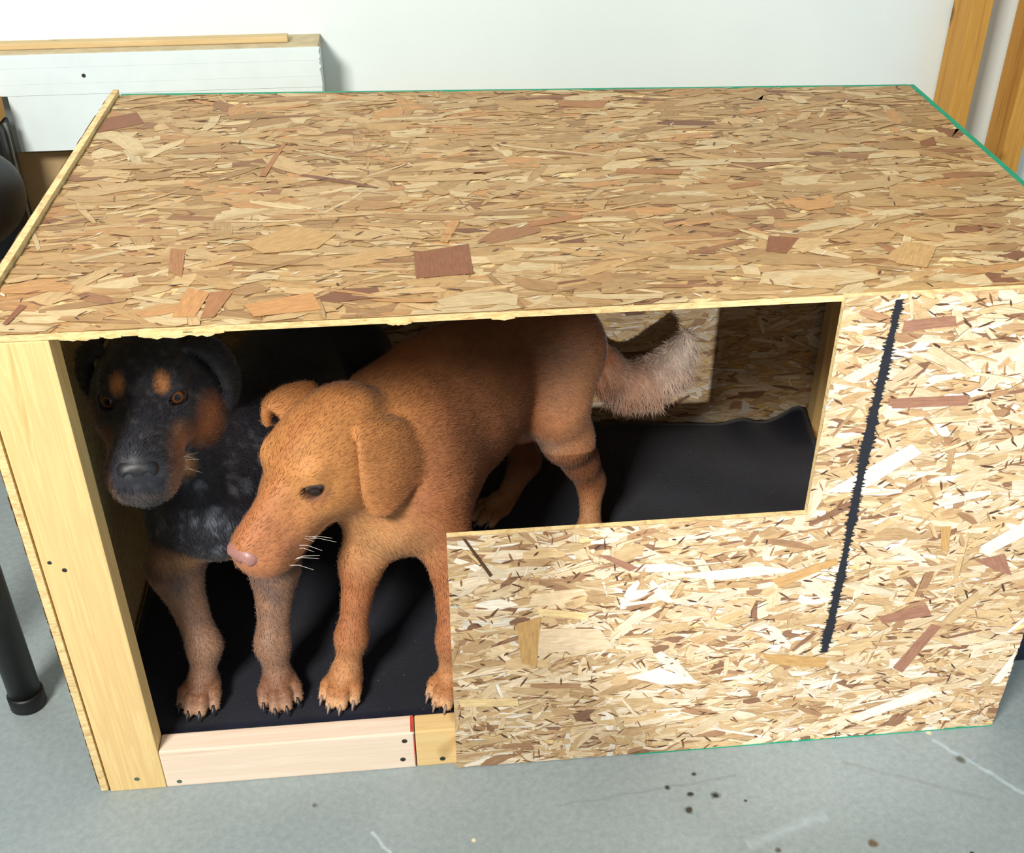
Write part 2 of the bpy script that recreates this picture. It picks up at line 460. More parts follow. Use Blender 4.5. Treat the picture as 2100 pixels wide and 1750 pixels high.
front = bm_obj('front_panel', prism_bm([(XO, 0.002), (W, 0.002), (W, H), (XI, H), (XI, ZL), (XO, ZL)],
                                       lambda u, v, w: (u, w, v), -T+0.0024, 0.0, 0.0), M_OSB_EDGE, house)
FRONT_SPECIAL = [
    ('r', [(1.168, 0.807), (1.236, 0.811), (1.241, 0.796), (1.168, 0.791)]),
    ('r', [(1.168, 0.687), (1.282, 0.686), (1.286, 0.669), (1.178, 0.671)]),
    ('w', [(1.104, 0.533), (1.218, 0.61), (1.236, 0.592), (1.155, 0.529)]),
    ('r', [(1.276, 0.162), (1.322, 0.255), (1.34, 0.248), (1.295, 0.149)]),
    ('r', [(1.23, 0.279), (1.305, 0.298), (1.318, 0.274), (1.241, 0.263)]),
    ('w', [(1.221, 0.053), (1.345, 0.11), (1.366, 0.09), (1.24, 0.039)]),
    ('w', [(1.365, 0.411), (1.423, 0.454), (1.431, 0.425), (1.378, 0.391)]),
    ('r', [(0.779, 0.444), (0.797, 0.441), (0.842, 0.414), (0.828, 0.408)]),
    ('w', [(0.887, 0.395), (1.027, 0.402), (1.089, 0.387), (0.97, 0.378)]),
    ('t', [(1.046, 0.372), (1.142, 0.407), (1.148, 0.397), (1.063, 0.355)]),
    ('p', [(0.691, 0.306), (0.789, 0.296), (0.813, 0.252), (0.692, 0.254)]),
    ('g', [(0.661, 0.319), (0.698, 0.33), (0.692, 0.223), (0.669, 0.236)]),
    ('w', [(0.84, 0.186), (0.886, 0.203), (0.961, 0.162), (0.897, 0.163)]),
    ('k', [(0.584, 0.490), (0.588, 0.490), (0.626, 0.419), (0.622, 0.415)]),
    ('y', [(0.691, 0.348), (0.772, 0.33), (0.769, 0.316), (0.695, 0.333)]),
    ('y', [(0.569, 0.165), (0.662, 0.158), (0.665, 0.14), (0.572, 0.148)]),
    ('g', [(1.05, 0.218), (1.164, 0.196), (1.16, 0.174), (1.069, 0.192)]),
    ('w', [(1.455, 0.108), (1.482, 0.184), (1.483, 0.14), (1.472, 0.107)]),
    ('g', [(1.294, 0.455), (1.31, 0.454), (1.316, 0.406), (1.305, 0.407)]),
    ('r', [(1.364, 0.383), (1.408, 0.393), (1.431, 0.347), (1.401, 0.36)])]
FRPAL = [((226, 202, 166), 30), ((212, 182, 138), 26), ((236, 218, 190), 20), ((198, 164, 122), 16), ((174, 136, 102), 7),
         ((144, 108, 84), 3.5), ((240, 231, 216), 8)]
strands('wood_strands', front, [[(XO, 0.002), (W, 0.002), (W, ZL), (XO, ZL)], [(XI, ZL), (W, ZL), (W, H), (XI, H)]],
        lambda x, y, z: (x, -T+0.0024-z, y), 9000, 23, FRPAL, (0.025, 0.095), (0.004, 0.024), 0.32, 0.18, FRONT_SPECIAL, chips=1700)
# painted factory edge at the foot of the panel and the thick felt-pen line across it
bm_obj('green_edge', box_bm(0.86, W-0.002, -T, -0.0005, 0.0, 0.002), M_GREEN, front)
rnd = random.Random(5)
lv, rv = [], []
NS = 420
for i in range(NS+1):
    z = 0.2095 + (H-0.006-0.2095)*i/NS
    wv = 0.0050 + 0.0009*math.sin(i*0.075) + 0.0008*math.sin(i*0.025+1)
    if i < 14: wv *= 0.75
    xc = 1.1535 + 0.0012*math.sin(i*0.018)
    lv.append((xc-wv-rnd.random()**3*0.0075, -T-0.0009, z+rnd.uniform(-.0006, .0006)))
    rv.append((xc+wv+rnd.random()**3*0.0070, -T-0.0009, z+rnd.uniform(-.0006, .0006)))
mesh_obj('marker_line', lv+rv, [(i, NS+1+i, NS+2+i, i+1) for i in range(NS)], M_MARK, front)['label'] = 'thick black felt-pen line'

# side and back panels with their painted edges
def skew_panel(name, a, b, inner, z0, z1, mat, edge=None, lift=0.0):
    """upright board from plan point a to b, thickened by vector inner"""
    a2 = (a[0]+inner[0], a[1]+inner[1]); b2 = (b[0]+inner[0], b[1]+inner[1])
    o = bm_obj(name, hexa_bm([(*a, z0), (*b, z0), (*b2, z0), (*a2, z0), (*a, z1), (*b, z1), (*b2, z1), (*a2, z1)]), mat, house)
    if edge:
        bm_obj('green_edge', hexa_bm([(*a, z1), (*b, z1), (*b2, z1), (*a2, z1),
                                      (*a, z1+0.0012), (*b, z1+0.0012), (*b2, z1+0.0012), (*a2, z1+0.0012)]), edge, o)
    return o
lp = skew_panel('side_panel', (-T-0.003, 0.0), (-T-0.003, DL+T), (T, 0), 0.004, H+0.007, M_OSB_EDGE)
strands('wood_strands', lp, [[(0.0, 0.004), (DL+T, 0.004), (DL+T, H+0.007), (0.0, H+0.007)]],
        lambda x, y, z: (-T-0.0028-z, x, y), 3800, 41, LIDPAL, (0.04, 0.12), (0.006, 0.03), 0.3, 0.14, chips=500)
rp = skew_panel('side_panel', (WF+0.0015, 0.001), (WB+0.0015, DR+T), (T, 0), 0.004, H-0.003, M_OSB, M_GREEN)
bp = skew_panel('back_panel', (0.0, DL+0.0015), (WB, DR+0.0015), (0, T), 0.004, H-0.003, M_OSB, M_GREEN)
bdx, bdy = WB, DR-DL; bl = math.hypot(bdx, bdy); bux, buy = bdx/bl, bdy/bl
strands('wood_strands', bp, [[(0.0, 0.004), (bl, 0.004), (bl, H-0.03), (0.0, H-0.03)]],
        lambda x, y, z: (bux*x, DL+0.0013+buy*x-z, y), 5000, 31, FRPAL, (0.03, 0.1), (0.005, 0.022), 0.28, 0.12)
strands('wood_strands', rp, [[(0.02, 0.004), (0.82, 0.004), (0.82, H-0.03), (0.02, H-0.03)]],
        lambda x, y, z: (WF+0.0013+(WB-WF)*x/DR-z, x, y), 1800, 37, FRPAL, (0.03, 0.1), (0.005, 0.022), 0.28, 0.12)
# framing lumber
bm_obj('corner_post', box_bm(0.0, PW, 0.0, PD, 0.0, H-T-0.001, 0.002), M_POST, house)
bm_obj('corner_post', box_bm(1.395, 1.395+PW, 0.002, 0.002+PD, 0.0, H-T-0.001, 0.002), M_POST, house)
bm_obj('corner_post', box_bm(0.002, PW, DL-PD-0.008, DL-0.008, 0.0, H-T-0.001, 0.002), M_POST, house)
bm_obj('corner_post', box_bm(1.420, 1.420+PW-0.002, DR-PD-0.004, DR-0.004, 0.0, H-T-0.001, 0.002), M_POST, house)
rail = bm_obj('bottom_rail', box_bm(PW+0.0006, XJ-0.0006, 0.0, PD, 0.0, RH, 0.003), M_RAIL, house)
rail2 = bm_obj('bottom_rail', box_bm(XJ+0.0006, 1.394, 0.0008, PD, 0.0, RH-0.0005, 0.003), M_BLOCK, house)
bm_obj('red_mark', box_bm(XJ-0.0065, XJ-0.0010, 0.002, PD-0.002, RH, RH+0.0004), M_RED, rail)
bm_obj('red_mark', box_bm(XJ-0.0022, XJ-0.0008, -0.0004, 0.0, 0.006, RH-0.003), M_RED, rail)
def screw(x, z, parent, r=0.0042, m=M_SCREW):
    o = bm_obj('screw', lathe_bm([(r, 0), (r, 0.0006), (r*0.6, 0.0012), (r*0.3, 0.0009)], (x, 0.0, z), (0, -1, 0), 12), m, parent)
    return o
screw(0.111, 0.012, rail); screw(0.479, 0.066, rail, 0.0045, M_NAIL); screw(0.474, 0.022, rail, 0.0045, M_NAIL)
screw(0.539, 0.016, rail2, 0.0045, M_NAIL); screw(0.046, 0.026, house)
screw(0.012, 0.486, house, 0.003, M_NAIL); screw(0.029, 0.471, house, 0.0035, M_NAIL)
bm_obj('floor_deck', box_bm(0.0, 1.46, PD+0.001, 0.82, 0.06, 0.071), M_OSB, house)

# ------------------------------------------------------------------ black mat in the house
def mat_fabric():
    t = NT('black_felt'); v = t.coords()
    f = t.noise(v, 9, 4); g = t.noise(v, 500, 3, 0.7); li = t.noise(v, 140, 2, 0.5)
    c = t.ramp(f, [(0.3, s2l((14, 16, 27))), (0.7, s2l((24, 27, 42)))])
    c = t.mix(t.ramp(li, [(0.70, (0, 0, 0)), (0.80, (0.55, 0.55, 0.55))]), c, s2l((112, 104, 96)))
    t.col(c); t.set(0.95, 0.15, sheen=0.25); t.bump(g, 0.5, 0.002); return t.m
nx, ny = 90, 52
V, F = [], []
X0, X1, Y0 = 0.006, 1.412, PD+0.002
for j in range(ny+1):
    for i in range(nx+1):
        u, v = i/nx, j/ny
        x = X0 + (X1-X0)*u
        yb = (DL + (DR-DL)*x/WB) - 0.012
        y = Y0 + (yb-Y0)*v
        z = 0.0795 + 0.0022*math.sin(x*21+y*9) * math.sin(y*17-x*6)*min(1, v*5)
        # the far edge is pushed up against the back panel in soft folds
        edge = max(0.0, (v-0.86)/0.14)
        fold = 0.034*math.exp(-((x-1.395)/0.042)**2) + 0.014*math.exp(-((x-1.27)/0.032)**2) + 0.006*math.sin(x*14)
        z += edge**1.5*max(-0.01, fold)
        V.append((x, y, z))
n1 = len(V)
V += [(x, y, 0.0725) for x, y, z in V]
for j in range(ny):
    for i in range(nx):
        a = j*(nx+1)+i
        F.append((a, a+1, a+nx+2, a+nx+1)); F.append((n1+a, n1+a+nx+1, n1+a+nx+2, n1+a+1))
for i in range(nx):
    F.append((i+1, i, n1+i, n1+i+1)); b = ny*(nx+1)+i; F.append((b, b+1, n1+b+1, n1+b))
for j in range(ny):
    a = j*(nx+1); F.append((a, a+nx+1, n1+a+nx+1, n1+a)); a += nx; F.append((a+nx+1, a, n1+a, n1+a+nx+1))
mo = mesh_obj('felt_mat', V, F, mat_fabric(), None, True)
tag(mo, 'black felt mat covering the floor inside the chipboard dog house', 'mat')

# ------------------------------------------------------------------ dogs: one continuous surface each, grown from a distance field
class Field:
    def __init__(self, lo, hi, h):
        self.lo = np.array(lo, np.float32); self.h = h
        self.n = np.ceil((np.array(hi)-np.array(lo))/h).astype(int)+1
        self.F = np.full(tuple(self.n), 0.08, np.float32)
        self.ax = [np.float32(self.lo[i]+h*np.arange(self.n[i])) for i in range(3)]
    def _win(self, lo, hi, pad):
        s = []
        for i in range(3):
            a = int(max(0, math.floor((lo[i]-pad-self.lo[i])/self.h)))
            b = int(min(self.n[i], math.ceil((hi[i]+pad-self.lo[i])/self.h)+1))
            if b <= a: return None
            s.append(slice(a, b))
        return tuple(s)
    def _xyz(self, s):
        return (self.ax[0][s[0]][:, None, None], self.ax[1][s[1]][None, :, None], self.ax[2][s[2]][None, None, :])
    def _blend(self, s, d, k, sub=False):
        A = self.F[s]
        if sub:
            d = -d; h = np.maximum(k-np.abs(A-d), 0)/k
            self.F[s] = np.maximum(A, d) + h*h*k*0.25
        else:
            h = np.maximum(k-np.abs(A-d), 0)/k
            self.F[s] = np.minimum(A, d) - h*h*k*0.25
    def cone(self, a, ra, b, rb, k=0.03, sub=False):
        a = np.array(a, float); b = np.array(b, float)
        s = self._win(np.minimum(a-ra, b-rb), np.maximum(a+ra, b+rb), k+0.02)
        if s is None: return
        X, Y, Z = self._xyz(s)
        d = b-a; L2 = max(float(d@d), 1e-12)
        t = np.clip(((X-a[0])*d[0]+(Y-a[1])*d[1]+(Z-a[2])*d[2])/L2, 0, 1)
        dist = np.sqrt((X-a[0]-t*d[0])**2+(Y-a[1]-t*d[1])**2+(Z-a[2]-t*d[2])**2) - (ra+(rb-ra)*t)
        self._blend(s, dist.astype(np.float32), k, sub)
    def ell(self, c, r, axes=None, k=0.03, sub=False):
        c = np.array(c, float); r = np.array(r, float)
        R = np.eye(3) if axes is None else np.array(axes, float)
        ext = np.sqrt(((R*r[:, None])**2).sum(0))
        s = self._win(c-ext, c+ext, k+0.02)
        if s is None: return
        X, Y, Z = self._xyz(s)
        q = [((X-c[0])*R[i][0]+(Y-c[1])*R[i][1]+(Z-c[2])*R[i][2]) for i in range(3)]
        k0 = np.sqrt(sum((q[i]/r[i])**2 for i in range(3)))
        k1 = np.sqrt(sum((q[i]/(r[i]*r[i]))**2 for i in range(3)))
        self._blend(s, (k0*(k0-1)/np.maximum(k1, 1e-6)).astype(np.float32), k, sub)
    def chain(self, pts, rad, k=0.03):
        for i in range(len(pts)-1):
            self.cone(pts[i], rad[i], pts[i+1], rad[i+1], k)
    def mesh(self):
        """naive surface nets"""
        F = self.F; S = F < 0
        nx, ny, nz = F.shape
        cs = np.zeros((nx-1, ny-1, nz-1), np.uint8)
        for dx in (0, 1):
            for dy in (0, 1):
                for dz in (0, 1):
                    cs += S[dx:nx-1+dx, dy:ny-1+dy, dz:nz-1+dz]
        act = (cs > 0) & (cs < 8)
        I = np.argwhere(act)
        idx = np.full(act.shape, -1, np.int32); idx[act] = np.arange(len(I))
        cor = [(0, 0, 0), (1, 0, 0), (0, 1, 0), (1, 1, 0), (0, 0, 1), (1, 0, 1), (0, 1, 1), (1, 1, 1)]
        val = np.stack([F[I[:, 0]+c[0], I[:, 1]+c[1], I[:, 2]+c[2]] for c in cor], 1)
        P = np.zeros((len(I), 3)); cnt = np.zeros(len(I))
        for a, b in ((0, 1), (2, 3), (4, 5), (6, 7), (0, 2), (1, 3), (4, 6), (5, 7), (0, 4), (1, 5), (2, 6), (3, 7)):
            va, vb = val[:, a], val[:, b]; m = (va < 0) != (vb < 0)
            t = va[m]/(va[m]-vb[m]); ca, cb = np.array(cor[a]), np.array(cor[b])
            P[m] += ca + t[:, None]*(cb-ca); cnt[m] += 1
        V = self.lo + self.h*(I + P/cnt[:, None])
        Q = []
        for axis in range(3):
            sl0 = [slice(None)]*3; sl1 = [slice(None)]*3
            sl0[axis] = slice(0, -1); sl1[axis] = slice(1, None)
            ch = S[tuple(sl0)] != S[tuple(sl1)]
            E = np.argwhere(ch)
            o1, o2 = [(1, 2), (2, 0), (0, 1)][axis]
            ok = (E[:, o1] > 0) & (E[:, o2] > 0) & (E[:, o1] < F.shape[o1]-1) & (E[:, o2] < F.shape[o2]-1)
            E = E[ok]
            def cell(d1, d2):
                q = E.copy(); q[:, o1] -= d1; q[:, o2] -= d2
                return idx[q[:, 0], q[:, 1], q[:, 2]]
            quad = np.stack([cell(1, 1), cell(0, 1), cell(0, 0), cell(1, 0)], 1)
            inside = S[E[:, 0], E[:, 1], E[:, 2]]
            quad[~inside] = quad[~inside][:, ::-1]
            Q.append(quad)
        return V, np.concatenate(Q)

def relax(V, Q, it=2, lam=0.5):
    E = np.concatenate([Q[:, [0, 1]], Q[:, [1, 2]], Q[:, [2, 3]], Q[:, [3, 0]]])
    for _ in range(it):
        A = np.zeros_like(V); c = np.zeros(len(V))
        for a, b in ((0, 1), (1, 0)):
            np.add.at(A, E[:, a], V[E[:, b]]); np.add.at(c, E[:, a], 1)
        V = V + lam*(A/np.maximum(c, 1)[:, None]-V)
    return V

def vnormals(V, Q):
    n = np.cross(V[Q[:, 2]]-V[Q[:, 0]], V[Q[:, 3]]-V[Q[:, 1]])
    N = np.zeros_like(V)
    for i in range(4): np.add.at(N, Q[:, i], n)
    return N/np.maximum(np.linalg.norm(N, axis=1), 1e-12)[:, None]

class Head:
    """head frame: f forward, s to the dog's left, u up"""
    def __init__(self, o, F, S, U, sc):
        self.o = np.array(o); self.R = np.array([F, S, U], float)
        self.R /= np.linalg.norm(self.R, axis=1)[:, None]; self.sc = sc
    def p(self, f, s, u): return self.o + self.sc*(np.array([f, s, u]) @ self.R)
    def loc(self, P): return ((P-self.o) @ self.R.T)/self.sc
    def ax(self, yaw=0.0, pitch=0.0, roll=0.0):
        F, S, U = self.R
        F, S = F*math.cos(yaw)+S*math.sin(yaw), -F*math.sin(yaw)+S*math.cos(yaw)
        F, U = F*math.cos(pitch)+U*math.sin(pitch), -F*math.sin(pitch)+U*math.cos(pitch)
        S, U = S*math.cos(roll)+U*math.sin(roll), -S*math.sin(roll)+U*math.cos(roll)
        return np.array([F, S, U])

def sculpt_head(D, h, muzzle_w=1.0, flews=1.0, ears=True, earL=None, earR=None):
    k = h.sc
    def ell(c, r, kk, sub=False, **a): D.ell(h.p(*c), np.array(r)*k, h.ax(**a), kk*k, sub)
    def cone(a, ra, b, rb, kk, sub=False): D.cone(h.p(*a), ra*k, h.p(*b), rb*k, kk*k, sub)
    ell((-0.012, 0, 0.004), (.080, .060, .056), .02)                   # cranium
    ell((0.030, 0, 0.022), (.045, .047, .034), .03)                    # forehead
    for s in (-1, 1):
        ell((0.050, s*.030, .031), (.020, .018, .014), .014)           # brow ridge
        ell((0.012, s*.046, -.030), (.052, .026, .040), .03)           # cheek muscle
        ell((0.068, s*.030, -.022), (.030, .018, .022), .025)          # under the eye
        ell((0.128, s*.019*muzzle_w, -.046), (.044, .019*muzzle_w, .026*flews), .022)   # flews
        ell((0.150, s*.013*muzzle_w, -.032), (.024, .017*muzzle_w, .018), .018)
    ell((0.148, 0, -.046), (.024, .024*muzzle_w, .022), .012)
    cone((0.055, 0, -.020), .040, (0.150, 0, -.034), .027*muzzle_w, .03)  # muzzle
    cone((0.050, 0, .012), .022, (0.158, 0, -.010), .0165, .022)         # nose bridge
    cone((0.012, 0, -.068), .034, (0.135, 0, -.070), .0175, .02)         # lower jaw
    ell((0.138, 0, -.068), (.020, .018, .014), .014)
    for s in (-1, 1):                                                  # mouth line, fold under the eye, cheek crease
        pts = [(.168, s*.006, -.056), (.160, s*.018*muzzle_w, -.060), (.135, s*.030*muzzle_w, -.0650), (.105, s*.036*muzzle_w, -.0655), (.078, s*.044, -.058)]
        for a, b in zip(pts, pts[1:]): cone(a, .0016, b, .0016, .004, True)
        pts = [(.078, s*.030, -.004), (.070, s*.043, -.004), (.056, s*.051, .002)]
        for a, b in zip(pts, pts[1:]): cone(a, .0012, b, .0012, .006, True)
    for s in (-1, 1):                                                  # eyes: lids swell round a slot
        ell((0.0600, s*.0355, .0115), (.0150, .0165, .0145), .010)
        ell((0.0700, s*.0440, .0122), (.0125, .0158, .0090), .003, True, yaw=s*0.55)
        ell((0.172, s*.0085, -.018), (.006, .0045, .0040), .003, True)

def ear_fan(D, h, rows, r=0.0037, kk=0.0045, cols=19, world=False):
    """rows: polylines across the flap from root to tip, each (front point, middle, back point) in head space"""
    G = []
    for row in rows:
        a, b, c = [np.array(x, float) for x in row]
        line = []
        for i in range(cols):
            t = i/(cols-1)
            line.append((1-t)**2*a + 2*t*(1-t)*(2*b-0.5*a-0.5*c) + t*t*c)
        G.append(line)
    G = np.array(G)
    out = []
    m = len(rows)
    for j in range(cols):
        pts = []
        for q in np.linspace(0, m-1, (m-1)*3+1):
            i = min(int(q), m-2); f = q-i
            p0 = G[max(i-1, 0), j]; p1 = G[i, j]; p2 = G[i+1, j]; p3 = G[min(i+2, m-1), j]
            pts.append(0.5*((2*p1)+(-p0+p2)*f+(2*p0-5*p1+4*p2-p3)*f*f+(-p0+3*p1-3*p2+p3)*f**3))
        if not world: pts = [h.p(*x) for x in pts]
        D.chain(pts, [r*h.sc]*len(pts), kk*h.sc)

def paw(D, w, heading, z0, sc=1.0, k=0.012):
    """foot under wrist/ankle point w, toes pointing along heading (plan angle); returns claw positions"""
    hx, hy = math.cos(heading), math.sin(heading); sx, sy = -hy, hx
    def P(f, s, z): return (w[0]+sc*(f*hx+s*sx), w[1]+sc*(f*hy+s*sy), z0+sc*z)
    D.ell(P(-0.004, 0, .021), np.array((.030, .027, .020))*sc, [[hx, hy, 0], [sx, sy, 0], [0, 0, 1]], k)
    D.cone(P(-0.006, 0, .034), .020*sc, P(0.006, 0, .026), .019*sc, k)
    claws = []
    for s, f, rr in ((-.0255, .018, .0090), (-.0088, .032, .0096), (.0088, .032, .0096), (.0255, .018, .0090)):
        D.cone(P(f-.022, s*.80, .024), .0092*sc, P(f-.002, s, .0240), rr*1.08*sc, .004)
        D.cone(P(f-.002, s, .0230), rr*1.05*sc, P(f+.011, s*1.05, .0110), rr*.95*sc, .003)
        claws.append((P(f+.019, s*1.06, .0125), P(f+.028, s*1.08, .0050)))
    return claws

def blob(P, c, r, axes=None, soft=0.35):
    q = P-np.array(c)
    if axes is not None: q = q @ np.array(axes).T
    d = np.sqrt(((q/np.array(r))**2).sum(1))
    return np.clip((1+soft-d)/(2*soft), 0, 1)

def seg_t(P, a, b):
    a = np.array(a); d = np.array(b)-a; t = np.clip((P-a) @ d/(d@d), 0, 1)
    return t, np.linalg.norm(P-a-t[:, None]*d, axis=1)

def lay(C, m, rgb, amt=1.0):
    m = (m*amt)[:, None]
    return C*(1-m)+np.array(s2l(rgb))*m

def fur_mat(name, fine=260, contrast=0.35, sheen=0.15, rough=0.62):
    t = NT(name)
    ca = t.n('ShaderNodeVertexColor', layer_name='Col')
    v = t.coords()
    f = t.noise(v, fine, 4, 0.7); g = t.noise(v, 38, 4, 0.6)
    c = t.mix(contrast, ca.outputs['Color'], t.ramp(f, [(0.3, (0.45, 0.42, 0.40)), (0.55, (1, 1, 1)), (0.75, (1.35, 1.3, 1.25))]), 'MULTIPLY')
    c = t.mix(0.35, c, t.ramp(g, [(0.3, (0.72, 0.70, 0.68)), (0.65, (1.12, 1.1, 1.08))]), 'MULTIPLY')
    t.col(c); t.set(rough, 0.28, sheen=sheen); t.b.inputs['Sheen Roughness'].default_value = 0.4
    t.bump(f, 0.12, 0.001)
    return t.m

def noise3(P, s, seed=0):
    """cheap smooth value noise for coat patches"""
    q = P*s+seed*17.3
    return (np.sin(q[:, 0]*1.3+2.1*np.sin(q[:, 1]*0.9+seed))+np.sin(q[:, 1]*1.7+1.9*np.sin(q[:, 2]*1.1))+np.sin(q[:, 2]*1.5+2.3*np.sin(q[:, 0]*0.8)))/3

def fur_strands(name, parent, V, N, Cv, flow, n, length, width, mat, seed, mask=None):
    """short coat lying along the flow direction, one mesh of tapered blades"""
    rg = np.random.default_rng(seed)
    pr = np.ones(len(V)) if mask is None else mask
    idx = rg.choice(len(V), n, p=pr/pr.sum())
    p = V[idx]+rg.normal(0, 0.0014, (n, 3)); nn = N[idx]
    fl = flow[idx]+rg.normal(0, 0.22, (n, 3))
    fl -= (fl*nn).sum(1)[:, None]*nn
    fl /= np.maximum(np.linalg.norm(fl, axis=1), 1e-6)[:, None]
    L = length[idx]*rg.uniform(0.6, 1.3, n)
    side = np.cross(nn, fl)
    w = width*rg.uniform(0.7, 1.3, n)
    root = p-nn*0.0008
    mid = root+fl*(L*0.55)[:, None]+nn*(L*0.13)[:, None]
    tip = root+fl*L[:, None]+nn*(L*0.12)[:, None]
    A = root-side*w[:, None]; B = root+side*w[:, None]; Cc = mid-side*(w*0.8)[:, None]; Dd = mid+side*(w*0.8)[:, None]
    VV = np.stack([A, B, Cc, Dd, tip], 1).reshape(-1, 3)
    b = (np.arange(n)*5)[:, None]
    T = np.concatenate([b+[0, 1, 3], b+[0, 3, 2], b+[2, 3, 4]], 0)
    me = bpy.data.meshes.new(name)
    me.vertices.add(len(VV)); me.vertices.foreach_set('co', VV.astype(np.float32).ravel())
    me.loops.add(len(T)*3); me.loops.foreach_set('vertex_index', T.astype(np.int32).ravel())
    me.polygons.add(len(T)); me.polygons.foreach_set('loop_start', np.arange(0, len(T)*3, 3, dtype=np.int32))
    me.update(calc_edges=True)
    cc = Cv[idx]*rg.uniform(0.80, 1.22, n)[:, None]
    cc = np.concatenate([np.clip(cc, 0, 1), np.ones((n, 1))], 1)
    at = me.color_attributes.new('Col', 'FLOAT_COLOR', 'POINT')
    at.data.foreach_set('color', np.repeat(cc, 5, 0).astype(np.float32).ravel())
    me.materials.append(mat)
    o = bpy.data.objects.new(name, me); COL.objects.link(o); o.parent = parent
    o['kind'] = 'stuff'
    return o

def body_obj(name, V, Q, Cv, mat, parent):
    o = mesh_obj(name, V, Q, mat, parent, True)
    at = o.data.color_attributes.new('Col', 'FLOAT_COLOR', 'POINT')
    at.data.foreach_set('color', np.concatenate([np.clip(Cv, 0, 1), np.ones((len(V), 1))], 1).astype(np.float32).ravel())
    return o

def eye_mat(name, iris):
    t = NT(name)
    tc = t.n('ShaderNodeTexCoord'); sp = t.n('ShaderNodeSeparateXYZ'); t.l(tc.outputs['Object'], sp.inputs[0])
    r = t.math('SQRT', t.math('ADD', t.math('POWER', sp.outputs[1], 2), t.math('POWER', sp.outputs[2], 2)))
    c = t.ramp(t.math('DIVIDE', r, 0.02), [(0.0, (0.004, 0.004, 0.006)), (0.24, (0.004, 0.004, 0.006)), (0.30, s2l(iris)),
                                           (0.46, tuple(v*0.5 for v in s2l(iris))), (0.52, (0.01, 0.008, 0.008)), (0.66, s2l((84, 70, 66)))])
    t.col(c); t.set(0.05, 0.45); return t.m

def eyeball(parent, h, s, iris_mat, yaw, pitch, r=0.0148):
    bm = bmesh.new(); bmesh.ops.create_uvsphere(bm, u_segments=24, v_segments=16, radius=r*h.sc)
    bm.transform(Matrix.Rotation(math.pi/2, 4, 'Y'))
    for v in bm.verts:                                   # cornea bulge
        if v.co.x > r*h.sc*0.72: v.co.x += (v.co.x-r*h.sc*0.72)*0.35
    o = bm_obj('eye', bm, iris_mat, parent, True)
    A = h.ax(yaw=yaw, pitch=pitch)
    m = Matrix(((A[0][0], A[1][0], A[2][0]), (A[0][1], A[1][1], A[2][1]), (A[0][2], A[1][2], A[2][2]))).to_4x4()
    m.translation = Vector(h.p(0.0585, s*.0360, .0113)); o.matrix_local = m
    return o

def nose_obj(parent, h, mat, wide=1.0, big=1.0):
    D = Field(h.p(.172, 0, -.018)-0.05, h.p(.172, 0, -.018)+0.05, 0.0016); k = h.sc*big
    D.ell(h.p(.170, 0, -.013), np.array((.013, .0205*wide, .0125))*k, h.ax(pitch=-0.15), .006*k)
    for s in (-1, 1):
        D.ell(h.p(.172, s*.0115*wide, -.0175), np.array((.011, .010, .0105))*k, h.ax(), .006*k)
    D.cone(h.p(.176, 0, -.018), .006*k, h.p(.172, 0, -.032), .005*k, .006*k)
    for s in (-1, 1):
        D.ell(h.p(.1840, s*.0105*wide, -.0180), np.array((.0085, .0048, .0056))*k, h.ax(yaw=s*0.3, roll=s*0.4), .002*k, True)
        D.ell(h.p(.1780, s*.0185*wide, -.0205), np.array((.010, .0055, .0022))*k, h.ax(yaw=s*0.6), .002*k, True)
    D.cone(h.p(.186, 0, -.012), .0010*k, h.p(.180, 0, -.038), .0014*k, .002*k, True)
    V, Q = D.mesh()
    return mesh_obj('nose', relax(V, Q, 1), Q, mat, parent, True)

def claw_objs(parent, claws, mat):
    for a, b in claws:
        a, b = Vector(a), Vector(b); m = (a+b)/2+Vector((0, 0, 0.002))
        v, f = tube_mesh([a-(b-a)*0.5, a, m, b], [0.0032, 0.0030, 0.0024, 0.0010], 7)
        mesh_obj('claw', v, f, mat, parent, True)

def whiskers(parent, h, side, mat, n, seed):
    rg = random.Random(seed); V, F = [], []
    for i in range(n):
        f0 = rg.uniform(.110, .150); u0 = rg.uniform(-.055, -.035)
        a = h.p(f0, side*.034, u0)
        out = h.R[1]*side*rg.uniform(.5, .9)-h.R[0]*rg.uniform(.3, .8)-h.R[2]*rg.uniform(-.1, .5)
        L = rg.uniform(.03, .06)
        p = [a, a+out*L*0.5, a+out*L-np.array([0, 0, 0.010])]
        v, f = tube_mesh(p, [0.0005, 0.0004, 0.0002], 4)
        b = len(V); V += v; F += [tuple(x+b for x in q) for q in f]
    o = mesh_obj('whiskers', V, F, mat, parent); o['kind'] = 'stuff'; return o

MZ = 0.0805   # top of the mat
M_CLAW = plain('dark_claw', (48, 44, 46), 0.35, 0.5)
M_CLAW_PALE = plain('pale_claw', (150, 124, 108), 0.4, 0.5)
M_WHISK = plain('whisker', (225, 215, 205), 0.5, 0.3)

